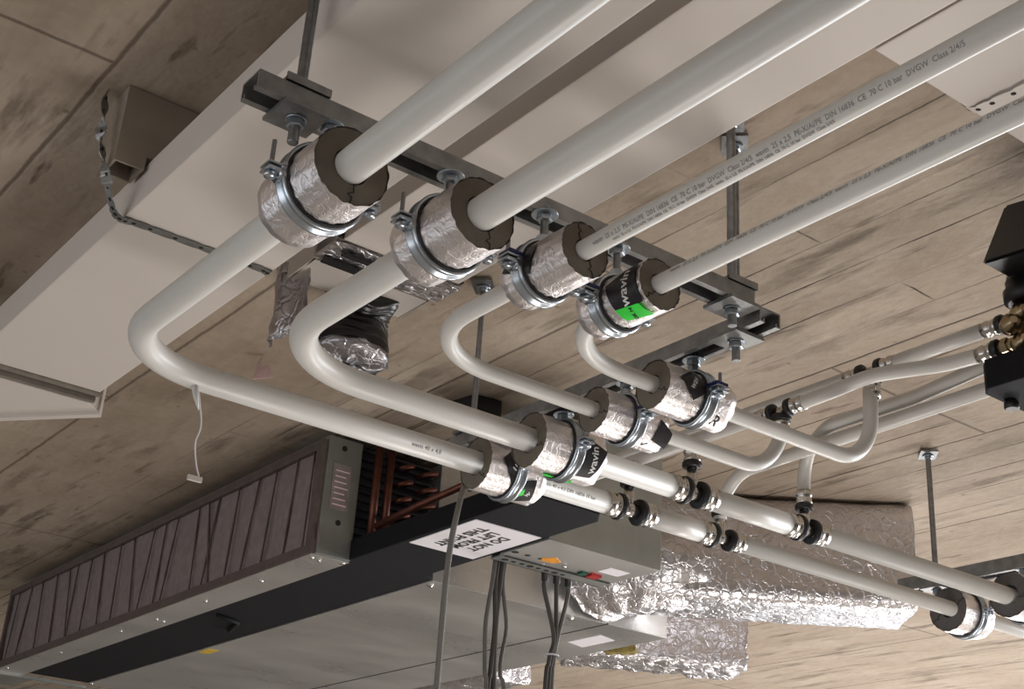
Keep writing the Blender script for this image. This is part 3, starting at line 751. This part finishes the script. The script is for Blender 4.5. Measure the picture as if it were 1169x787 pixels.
bm = B(); box(bm, FX0-.004, FX0+.018, FY0, FY1, ZB0+.0, ZB0+.024, .002); box(bm, FX0-.004, FX0+.018, FY0, FY1, ZC-.062, ZC-.040, .002)
box(bm, FX0-.0055, FX0+.017, FY0-.0015, FY0+.028, ZB0+.001, ZC-.041); box(bm, FX0-.0055, FX0+.017, FY1-.02, FY1+.001, ZB0+.001, ZC-.041)
obj('filter_frame', bm, 'filter_dark', u)
bm = B(); box(bm, FX0+.02, FX1, FY0+.02, FY1-.02, ZB0+.01, ZC-.02); obj('filter_housing', bm, 'galv_dark', u)
bm = B(); box(bm, FX0-.002, FX1+.006, FY0, FY1+.03, ZB0-.003, ZB0-.0005, .0008); obj('lower_flange', bm, 'galv', u)
bm = B(); box(bm, FX0+.006, FX1+.004, FY0-.008, FY0+.016, ZB0, ZC-.03, .002); obj('end_plate', bm, 'galv_dark', u)
bm = B(); box(bm, 1.486, 1.536, FY0-.0095, FY0-.0085, .955, 1.07); lb = obj('rating_label', bm, 'fabric', u); lb['label'] = 'faded paper rating label'
bm = B()
for k in range(7): box(bm, 1.492, 1.530-.004*(k % 3), FY0-.0103, FY0-.0098, .966+k*.014, .969+k*.014)
obj('label_print', bm, 'pink', lb).matrix_parent_inverse = Matrix.Identity(4)
bm = B()
for (x, z) in ((1.51, 1.11), (1.515, .925)): lathe(bm, (x, FY0-.0082, z), (0, -1, 0), [(0, .007), (.001, .007)], 16)
obj('plug_hole', bm, 'seam', u)
bm = B()
for (x, y) in ((1.475, 2.80), (1.50, 2.81), (1.548, 2.79), (1.50, 3.1), (1.50, 3.42), (1.505, 3.75), (1.53, 3.76), (1.50, 4.0), (1.50, 4.5), (1.475, 4.95), (1.55, 2.785)):
    lathe(bm, (x, y, ZB0-.003), (0, 0, -1), [(0, .006), (.002, .0055), (.004, .002)], 12)
for (x, y) in ((1.81, 2.80), (1.80, 5.0), (2.25, 2.79)): lathe(bm, (x, y, ZB0), (0, 0, -1), [(0, .009), (.002, .009), (.002, .006), (.006, .005)], 12)
obj('fixing_screws', bm, 'steel', u)['kind'] = 'stuff'
bm = B(); box(bm, FX0-.01, 1.60, FY1+.03, FY1+.25, ZB0-.01, ZB0-.004); box(bm, FX1-.08, 1.80, FY1+.012, FY1+.03, ZB0-.012, ZB0-.003); obj('end_bracket', bm, 'galv_dark', u)
# coil bay: fins and copper bends behind the tray
bm = B(); box(bm, 1.575, 1.785, FY0+.03, FY0+.6, ZB0+.07, ZC-.03)
for k in range(11): box(bm, 1.566, 1.785, FY0+.012, FY0+.03, ZB0+.075+k*.021, ZB0+.080+k*.021)
obj('coil_block', bm, 'darkgrey', u)
for x in (1.60, 1.635):
    bm = B(); tube(bm, [(x, FY0-.02, ZB0+.05), (x, FY0-.02, ZC-.03)], .010, 14); obj('copper_header', bm, 'copper', u)
for k in range(5):
    bm = B(); z = .93+k*.042
    tube(bm, fillet([(1.665, FY0+.012, z), (1.665, FY0-.03, z), (1.70, FY0-.03, z+.012), (1.70, FY0+.012, z+.012)], .014, 5), .006, 10); obj('copper_bend', bm, 'copper', u)
    bm = B(); tube(bm, fillet([(1.735, FY0+.012, z), (1.735, FY0-.03, z), (1.77, FY0-.03, z+.012), (1.77, FY0+.012, z+.012)], .014, 5), .006, 10); obj('copper_bend', bm, 'copper', u)
for z0, z1 in ((.93, .99), (.895, .93)):
    bm = B(); tube(bm, [(1.60, FY0-.04, z0), (1.63, 2.6, (z0+z1)/2), (1.66, 2.35, z1)], .0085, 12); obj('copper_pipe', bm, 'copper', u)
# tray
bm = B(); TY0 = 2.055
prism(bm, [(FX1, TY0), (FX2-.03, TY0), (FX2, TY0+.04), (FX2, FY0-.03), (1.790, FY0-.015), (1.790, FY1-.02), (FX1, FY1-.02)], ZB0+.002, ZB0+.052, .004)
tr = obj('drip_tray', bm, 'tray', u); tr['label'] = 'long black foam-lined drip tray'
bm = B(); tube(bm, fillet([(1.60, 3.55, ZB0-.002), (1.68, 3.58, ZB0-.006), (1.72, 3.72, ZB0-.002)], .03, 6), .006, 8); obj('pull_loop', bm, 'tray', u)
bm = B(); box(bm, 1.566, 1.741, 2.270, 2.524, ZB0-.0006, ZB0+.0012)
lab = obj('warning_label', bm, 'paper', tr); lab['label'] = 'white paper label with three printed lines'
lab.matrix_parent_inverse = Matrix.Identity(4)
# text reads towards +Y, its top towards +X, seen from below
def ltxt(x, y): return V((1.652+y, 2.397+x, ZB0-.0011))
for k, ln in enumerate(('DO NOT', 'LIFT FROM', 'THIS POINT')):
    text_mesh(ln, .035, (lambda x, y, k=k: V((1.652+(1-k)*.037+y, 2.397+x*.98, ZB0-.0011))), 'lettering', 'ink', lab, 'CENTER', .0012).matrix_parent_inverse = Matrix.Identity(4)
# electrical box
bm = B(); box(bm, 1.756, 2.082, 2.262, 2.440, ZB0, ZC-.03, .0015); eb = obj('electrical_box', bm, 'galv_dark', u)
bm = B(); box(bm, 1.756, 2.082, 2.263, 2.44, ZB0-.0025, ZB0-.0005, .0008); obj('box_underside', bm, 'galv', u)
bm = B(); box(bm, 1.757, 2.075, 2.425, 2.475, ZB0-.006, ZB0-.002, .001); box(bm, 1.757, 2.075, 2.47, 2.475, ZB0-.006, ZB0+.02, .001); obj('terminal_rail', bm, 'galv_dark', u)
bm = B(); box(bm, 1.76, 2.07, 2.424, 2.431, ZB0-.0068, ZB0-.0052); obj('rail_slot', bm, 'seam', u)
bm = B()
for k in range(8): lathe(bm, (1.78+k*.024, 2.452, ZB0-.0062), (0, 0, -1), [(0, .0085 if k % 3 == 0 else .006), (.0006, .0085 if k % 3 == 0 else .006)], 16)
for k in range(3): lathe(bm, (1.765+k*.035, 2.395, ZB0-.0026), (0, 0, -1), [(0, .009-.002*k), (.0006, .009-.002*k)], 16)
obj('knockout_hole', bm, 'seam', u)
bm = B(); prism(bm, [(1.835, 2.385), (1.855, 2.36), (1.885, 2.38), (1.88, 2.40), (1.845, 2.405)], ZB0-.0035, ZB0-.0024); obj('orange_sticker', bm, 'orange', u)
bm = B(); box(bm, 1.99, 2.02, 2.395, 2.42, ZB0-.009, ZB0-.002, .001); obj('red_switch', bm, 'red', u)
bm = B(); box(bm, 1.965, 1.982, 2.40, 2.42, ZB0-.008, ZB0-.002, .001); obj('green_plug', bm, 'greenplug', u)
bm = B(); box(bm, 1.99, 2.05, 2.33, 2.375, ZB0-.0032, ZB0-.0024); obj('small_white_sticker', bm, 'paper', u)
bm = B()
for (x, y) in ((1.87, 2.43), (1.91, 2.40)): lathe(bm, (x, y, ZB0-.003), (0, 0, -1), [(0, .006), (.003, .005), (.004, .002)], 12)
obj('box_screw', bm, 'steel', u)
for k in range(3):
    bm = B(); lathe(bm, (1.925+k*.035, 2.488, ZB0+.012), (0, 0, -1), [(0, .011), (.012, .011), (.013, .009), (.030, .0085), (.032, .006)], 16); obj('cable_gland', bm, 'black', u)
bm = B(); prism(bm, [(2.43, 2.88), (2.43, 3.02), (2.50, 3.04), (2.50, 2.90)], ZB0-.0008, ZB0+.001); obj('white_sticker', bm, 'paper', u)
bm = B(); box(bm, 1.800, 1.835, 4.02, 4.10, ZB0-.0009, ZB0+.001); obj('yellow_sticker', bm, 'yellow', u)

# foil-lagged supply ducts beyond the unit
def crumple(bm, amp, sc, seed=0):
    for v in bm.verts:
        v.co += V(noise.noise_vector(v.co*sc+V((seed, 0, 0))))*amp + V(noise.noise_vector(v.co*sc*2.7+V((seed, 5, 0))))*amp*.4
def sweep_rect(bm, path, w, h, rnd, n=9, roundr=.04):
    """rounded rectangle swept along path (horizontal); densely meshed"""
    P = [V(p) for p in path]; rings = []
    prof = []
    def seg(a, b, m):
        for i in range(m): prof.append((a[0]+(b[0]-a[0])*i/m, a[1]+(b[1]-a[1])*i/m))
    W, H, R = w/2, h/2, roundr
    cs = [(W-R, H-R, 0), (-W+R, H-R, 90), (-W+R, -H+R, 180), (W-R, -H+R, 270)]
    arcs = [[(cx+R*math.cos(math.radians(a+k*22.5)), cy+R*math.sin(math.radians(a+k*22.5))) for k in range(5)] for cx, cy, a in cs]
    for i in range(4):
        prof += arcs[i][:-1]; seg(arcs[i][-1], arcs[(i+1) % 4][0], n)
    for i, p in enumerate(P):
        d = (P[min(i+1, len(P)-1)]-P[max(i-1, 0)]).normalized(); s = d.cross(V((0, 0, 1))).normalized()
        wf = 1
        rings.append([bm.verts.new(p+s*a*wf+V((0, 0, b))) for a, b in prof])
    m = len(prof)
    for a, b in zip(rings, rings[1:]):
        for k in range(m): bm.faces.new((a[k], a[(k+1) % m], b[(k+1) % m], b[k])).smooth = True
    for r in (rings[0], rings[-1]):
        c = bm.verts.new(sum((v.co for v in r), V())/m)
        for k in range(m): bm.faces.new((r[k], r[(k+1) % m], c))
def dense(pts, step=.012):
    out = []
    for a, b in zip(pts, pts[1:]):
        a, b = V(a), V(b); n = max(1, int((b-a).length/step))
        out += [a+(b-a)*i/n for i in range(n)]
    out.append(V(pts[-1])); return out
# front face of the big duct runs from about (2.25, 2.60) to (2.843, 2.133)
dv = V((.782, -.623, 0)); nv = V((.623, .782, 0)); zc2 = (.877+ZC)/2-.001; hh = ZC-.877-.006
E0 = V((2.843, 2.133, zc2)); w2 = .26
ctr_end = E0+nv*w2/2; ctr_start = ctr_end-dv*.66
t = thing('foil_lagged_duct', 'large foil-wrapped duct behind the pipes, with a crumpled elbow at the electrical box', 'duct', ctr_end)
bm = B(); sweep_rect(bm, dense([ctr_start, ctr_end], .014), w2, hh, 0, 12, .034); crumple(bm, .0045, 12, 1)
for v in bm.verts: v.co.z = min(v.co.z, ZC-.003)
obj('foil_lagging', bm, 'foil_duct', t)
pe = ctr_end-dv*.50
pth = catmull([(2.32, 2.755, .985), (2.33, 2.69, .985), (2.40, 2.60, .99), (pe.x, pe.y, 1.005), (pe.x+dv.x*.12, pe.y+dv.y*.12, 1.01)], 10)
bm = B(); tube(bm, pth, .15, 56, True, [.152-.030*i/len(pth)+.003*math.sin(i*1.3) for i in range(len(pth))])
for v in bm.verts: v.co.z = 1.0+(v.co.z-1.0)*.93
crumple(bm, .009, 26, 4)
for v in bm.verts: v.co.z = min(v.co.z, ZC-.004)
obj('elbow_lagging', bm, 'foil_duct', t)
t = thing('foil_lagged_duct', 'square crumpled foil duct end below the large foil duct', 'duct', (2.85, 3.0, 1))
bm = B(); sweep_rect(bm, dense([(2.60, 3.26, 1.006), (2.70, 3.19, 1.006), (3.075, 2.99, 1.006)], .013), .20, .31, 0, 14, .018); crumple(bm, .009, 30, 9)
for v in bm.verts: v.co.z = min(v.co.z, ZC-.003)
obj('foil_lagging', bm, 'foil_duct', t)
t = thing('foil_lagged_duct', 'small piece of foil duct behind the unit at the bottom edge', 'duct', (2.68, 4.0, 1))
bm = B(); sweep_rect(bm, dense([(2.67, 3.62, .99), (2.67, 4.6, .99)], .03), .18, .30, 0, 8, .02); crumple(bm, .010, 14, 12)
for v in bm.verts: v.co.z = min(v.co.z, ZC-.003); v.co.x = max(v.co.x, 2.578)
obj('foil_lagging', bm, 'foil_duct', t)
bm = B(); sweep_rect(bm, dense([(2.60, 3.06, .87), (2.66, 2.99, .87)], .01), .05, .05, 0, 4, .01); crumple(bm, .006, 40, 3)
tag(obj('mineral_wool_tuft', bm, 'yellowfoam'), 'tuft of yellow mineral wool beside the foil duct end', 'insulation')

# ------------------------------------------------------------------ valve manifold at the right edge
t = thing('valve_manifold', 'black and brass valve manifold with actuator cut by the right edge', 'valve', (1.72, 1.08, .9))
bm = B(); prism(bm, [(1.638, 1.088), (1.622, 1.074), (1.622, .84), (1.80, .84), (1.80, 1.088)], .803, .850, .003); obj('insulating_block', bm, 'tray', t)
bm = B(); lathe(bm, (1.682, 1.075, .803), (0, 0, -1), [(0, .008), (.004, .011), (.012, .011), (.014, .009)], 20); obj('drain_cap', bm, 'black', t)
for (px, py, pz) in ((T2c.x, 1.125, ZA), (1.677, 1.12, .888)):
    press_end(t, (px, py, pz), V((0, -1, 0)), .0105)
    bm = B(); lathe(bm, (px, py-.036, pz), (0, -1, 0), [(0, .009), (.008, .009), (.008, .013), (.018, .013), (.018, .010), (.05, .010)], 6, smooth=False); obj('union_nut', bm, 'brass', t)
bm = B(); lathe(bm, (1.690, 1.045, .848), (0, 0, 1), [(0, .017), (.03, .019), (.04, .015), (.07, .020), (.085, .016), (.11, .019)], 18); obj('valve_body', bm, 'brass', t)
for (x, y, z) in ((1.672, 1.045, .880), (1.668, 1.04, .925), (1.655, 1.05, .905)):
    bm = B(); lathe(bm, (x, y, z), (-.6, -.75, .1), [(0, .015), (.012, .015), (.014, .011), (.020, .011), (.020, .006), (.024, .006)], 20); obj('test_point', bm, 'brass', t)
bm = B(); box(bm, 1.705, 1.78, .98, 1.06, .852, .975, .005); obj('valve_core', bm, 'black', t)
bm = B(); lathe(bm, (1.672, 1.03, .942), (.05, 0, 1), [(0, .024), (.004, .030), (.02, .031), (.026, .026), (.036, .027)], 26); obj('collar', bm, 'black', t)
bm = B()
hull_poly(bm, [(1.588, 1.045, .985), (1.60, .96, .985), (1.69, .95, .975), (1.648, 1.040, .980)], [(1.660, 1.045, 1.110), (1.67, .96, 1.110), (1.78, .95, 1.125), (1.695, 1.040, 1.132)])
bmesh.ops.bevel(bm, geom=bm.edges[:], offset=.005, segments=2, affect='EDGES'); obj('actuator', bm, 'black', t)
bm = B(); tube(bm, catmull([(1.662, 1.045, .984), (1.672, 1.048, 1.0), (1.690, 1.052, 1.03), (1.705, 1.055, 1.08)], 6), .006, 10); obj('grey_lever', bm, 'tube_box', t)

# ------------------------------------------------------------------ hoses, cables and bits
def hang(name, label, pts, r, mat, cat='cable', group=None):
    bm = B(); tube(bm, catmull(pts, 8), r, 12); return tag(obj(name, bm, mat), label, cat, group)
hang('drain_hose', 'clear grey drain hose curving down past the warning label', [(1.565, 2.30, .915), (1.50, 2.22, .895), (1.465, 2.19, .82), (1.452, 2.19, .70), (1.45, 2.19, .45), (1.45, 2.19, -.4)], .0062, 'clear', 'hose')
for k, (x, r, m, w, lab_) in enumerate(((1.79, .0052, 'cable', .010, 'pale cable leftmost of the bundle under the tray label'), (1.80, .0058, 'cable_dark', -.006, 'dark cable second from left of the bundle under the tray label'),
                                  (1.812, .0062, 'cable_dark', .004, 'thick dark cable third from left of the bundle under the tray label'), (1.822, .0045, 'cable', -.016, 'thin cable straying to the right of the bundle'))):
    hang('hanging_cable', lab_, [(x, 2.50, ZB0+.05), (x+w*.1, 2.51, .80), (x-w, 2.51, .70), (x-w*.4, 2.51, .60), (x+(.03 if k == 3 else w*.5), 2.51, .45), (x+(.05 if k == 3 else 0), 2.51, -.5)], r, m, group='cables hanging from the unit')
for k in range(3):
    x = 1.925+k*.035
    hang('hanging_cable', ('dark cable from the left gland of the electrical box', 'dark cable from the middle gland of the electrical box', 'pale cable from the right gland of the electrical box')[k],
         [(x, 2.488, ZB0-.015), (x+.002, 2.49, .80), (1.965+k*.006, 2.495, .70), (1.958+k*.007, 2.50, .64), (1.95+k*.010, 2.50, .50), (1.95+k*.012, 2.50, -.5)], .0052, ('cable_dark', 'cable_dark', 'cable')[k], group='cables hanging from the unit')
bm = B(); lathe(bm, (1.965, 2.50, .655), (0, 0, 1), [(0, .0175), (.004, .0175), (.004, .0165), (0, .0165)], 20, False); tag(obj('cable_tie', bm, 'paper'), 'white cable tie round the right cable bundle', 'cable tie')

# foil scrap and cord hanging from the lowest pipe
t = thing('foil_scrap', 'pink-tinted scrap of foil tape stuck to the ceiling', 'tape', (1.15, 2.5, ZC))
bm = B(); hull_poly(bm, [(1.13, 2.51, 1.10), (1.165, 2.49, 1.105), (1.165, 2.492, 1.105), (1.13, 2.512, 1.10)], [(1.14, 2.52, ZC-.03), (1.158, 2.50, ZC-.025), (1.158, 2.502, ZC-.025), (1.14, 2.522, ZC-.03)]); crumple(bm, .004, 40); obj('strip', bm, 'pink', t)
bm = B(); hull_poly(bm, [(1.135, 2.515, ZC-.03), (1.142, 2.511, ZC-.028), (1.142, 2.513, ZC-.028), (1.135, 2.517, ZC-.03)], [(1.147, 2.52, ZC-.002), (1.15, 2.519, ZC-.002), (1.15, 2.521, ZC-.002), (1.147, 2.522, ZC-.002)]); obj('tail', bm, 'pink', t)
t = thing('plastic_tag', 'thin clear string with a small clip hanging from the lowest pipe', 'tag', (.73, P1y-.01, .75))
bm = B(); tube(bm, [(.722, P1y-.006, .755), (.728, P1y-.006, .735), (.735, P1y-.006, .718)], .004, 8, True, [.006, .004, .001]); obj('tape_tail', bm, 'pipe', t)
bm = B(); tube(bm, catmull([(.732, P1y, .752), (.745, P1y, .70), (.741, P1y, .67), (.747, P1y, .64), (.755, P1y, .620)], 6), .0011, 6); obj('cord', bm, 'paper', t)
bm = B(); box(bm, .738, .760, P1y-.003, P1y+.003, .612, .620, .001); obj('clip', bm, 'duct', t)
t = thing('junction_box', 'small black cover on the ceiling behind the thin rod', 'box', (1.63, 2.4, ZC))
bm = B(); prism(bm, [(1.585, 2.44), (1.60, 2.36), (1.67, 2.35), (1.69, 2.42), (1.64, 2.46)], ZC-.045, ZC-.002, .006); obj('cover', bm, 'black', t)
bm = B(); lathe(bm, (1.635, 2.405, ZC-.045), (0, 0, -1), [(0, .008), (.004, .008)], 12); obj('cap_screw', bm, 'darkgrey', t)
bm = B(); lathe(bm, (1.468, 2.68, ZC-.002), (0, 0, -1), [(0, .016), (.012, .016), (.013, .010), (.022, .010)], 20); tag(obj('ceiling_anchor', bm, 'zinc'), 'small shiny anchor on the ceiling above the filter corner', 'anchor')

GROUPS = {'pipe clamp': 'pipe clamps hanging from the strut rails', 'insulation shell': 'foil insulation shells inside the clamps', 'threaded rod': 'threaded rods hanging from the ceiling',
          'rail': 'steel strut rails', 'pipe fitting': 'press tees on the pipes', 'pipe': 'white composite water pipes', 'strap': 'perforated straps round the flat ducts'}
for o in bpy.data.objects:
    if o.parent is None and 'category' in o and 'group' not in o and o['category'] in GROUPS: o['group'] = GROUPS[o['category']]

# ------------------------------------------------------------------ camera
f = 1563.6; Bc = V((.79454199, .29449016, .53101655)); Ac = V((-.60410319, .29503258, .74028043)); Uc = V((.06133812, -.90897267, .41231822))
R = Matrix(((Bc.x, -Bc.y, -Bc.z), (Ac.x, -Ac.y, -Ac.z), (Uc.x, -Uc.y, -Uc.z))).to_4x4()
cd = bpy.data.cameras.new('camera'); cam = bpy.data.objects.new('camera', cd); COL.objects.link(cam)
cam.matrix_world = R; cd.sensor_fit = 'HORIZONTAL'; cd.sensor_width = 36; cd.lens = f*36/1169; cd.clip_start = .02; cd.clip_end = 100
scn.camera = cam

# ------------------------------------------------------------------ light
w = bpy.data.worlds.new('overcast_daylight'); scn.world = w; w.use_nodes = True
bg = w.node_tree.nodes['Background']; bg.inputs['Color'].default_value = (.86, .93, 1, 1); bg.inputs['Strength'].default_value = 1.1
def area(name, loc, rot, sx, sy, power, col):
    l = bpy.data.lights.new(name, 'AREA'); l.shape = 'RECTANGLE'; l.size = sx; l.size_y = sy; l.energy = power; l.color = col
    o = bpy.data.objects.new(name, l); COL.objects.link(o); o.location = loc; o.rotation_euler = rot; return o
def aim(o, tgt):
    o.rotation_euler = (V(tgt)-o.location).to_track_quat('-Z', 'Y').to_euler()
a1 = area('window_daylight', (8.3, 1.5, .0), (0, 0, 0), 5, 1.6, 330, (.97, .98, 1)); aim(a1, (1.5, 1.8, .9))
a2 = area('left_window_daylight', (-3.3, 1.2, -.3), (0, 0, 0), 5, 1.4, 26, (1, .95, .94)); aim(a2, (1.2, 1.8, .9))
a3 = area('site_work_lamp', (1.9, 1.3, -1.3), (0, 0, 0), .9, .9, 24, (1, .965, .93)); aim(a3, (1.8, 1.9, 1))
a4 = area('far_fill_light', (5.0, 3.6, -1.3), (0, 0, 0), .8, .8, 50, (1, .97, .95)); aim(a4, (4.2, 3.0, 1.1))  # added unseen fill light, brightens the far right ceiling and unit underside

vs = scn.view_settings; vs.view_transform = 'Standard'; vs.look = 'None'; vs.gamma = 1; vs.exposure = 0; vs.use_curve_mapping = False
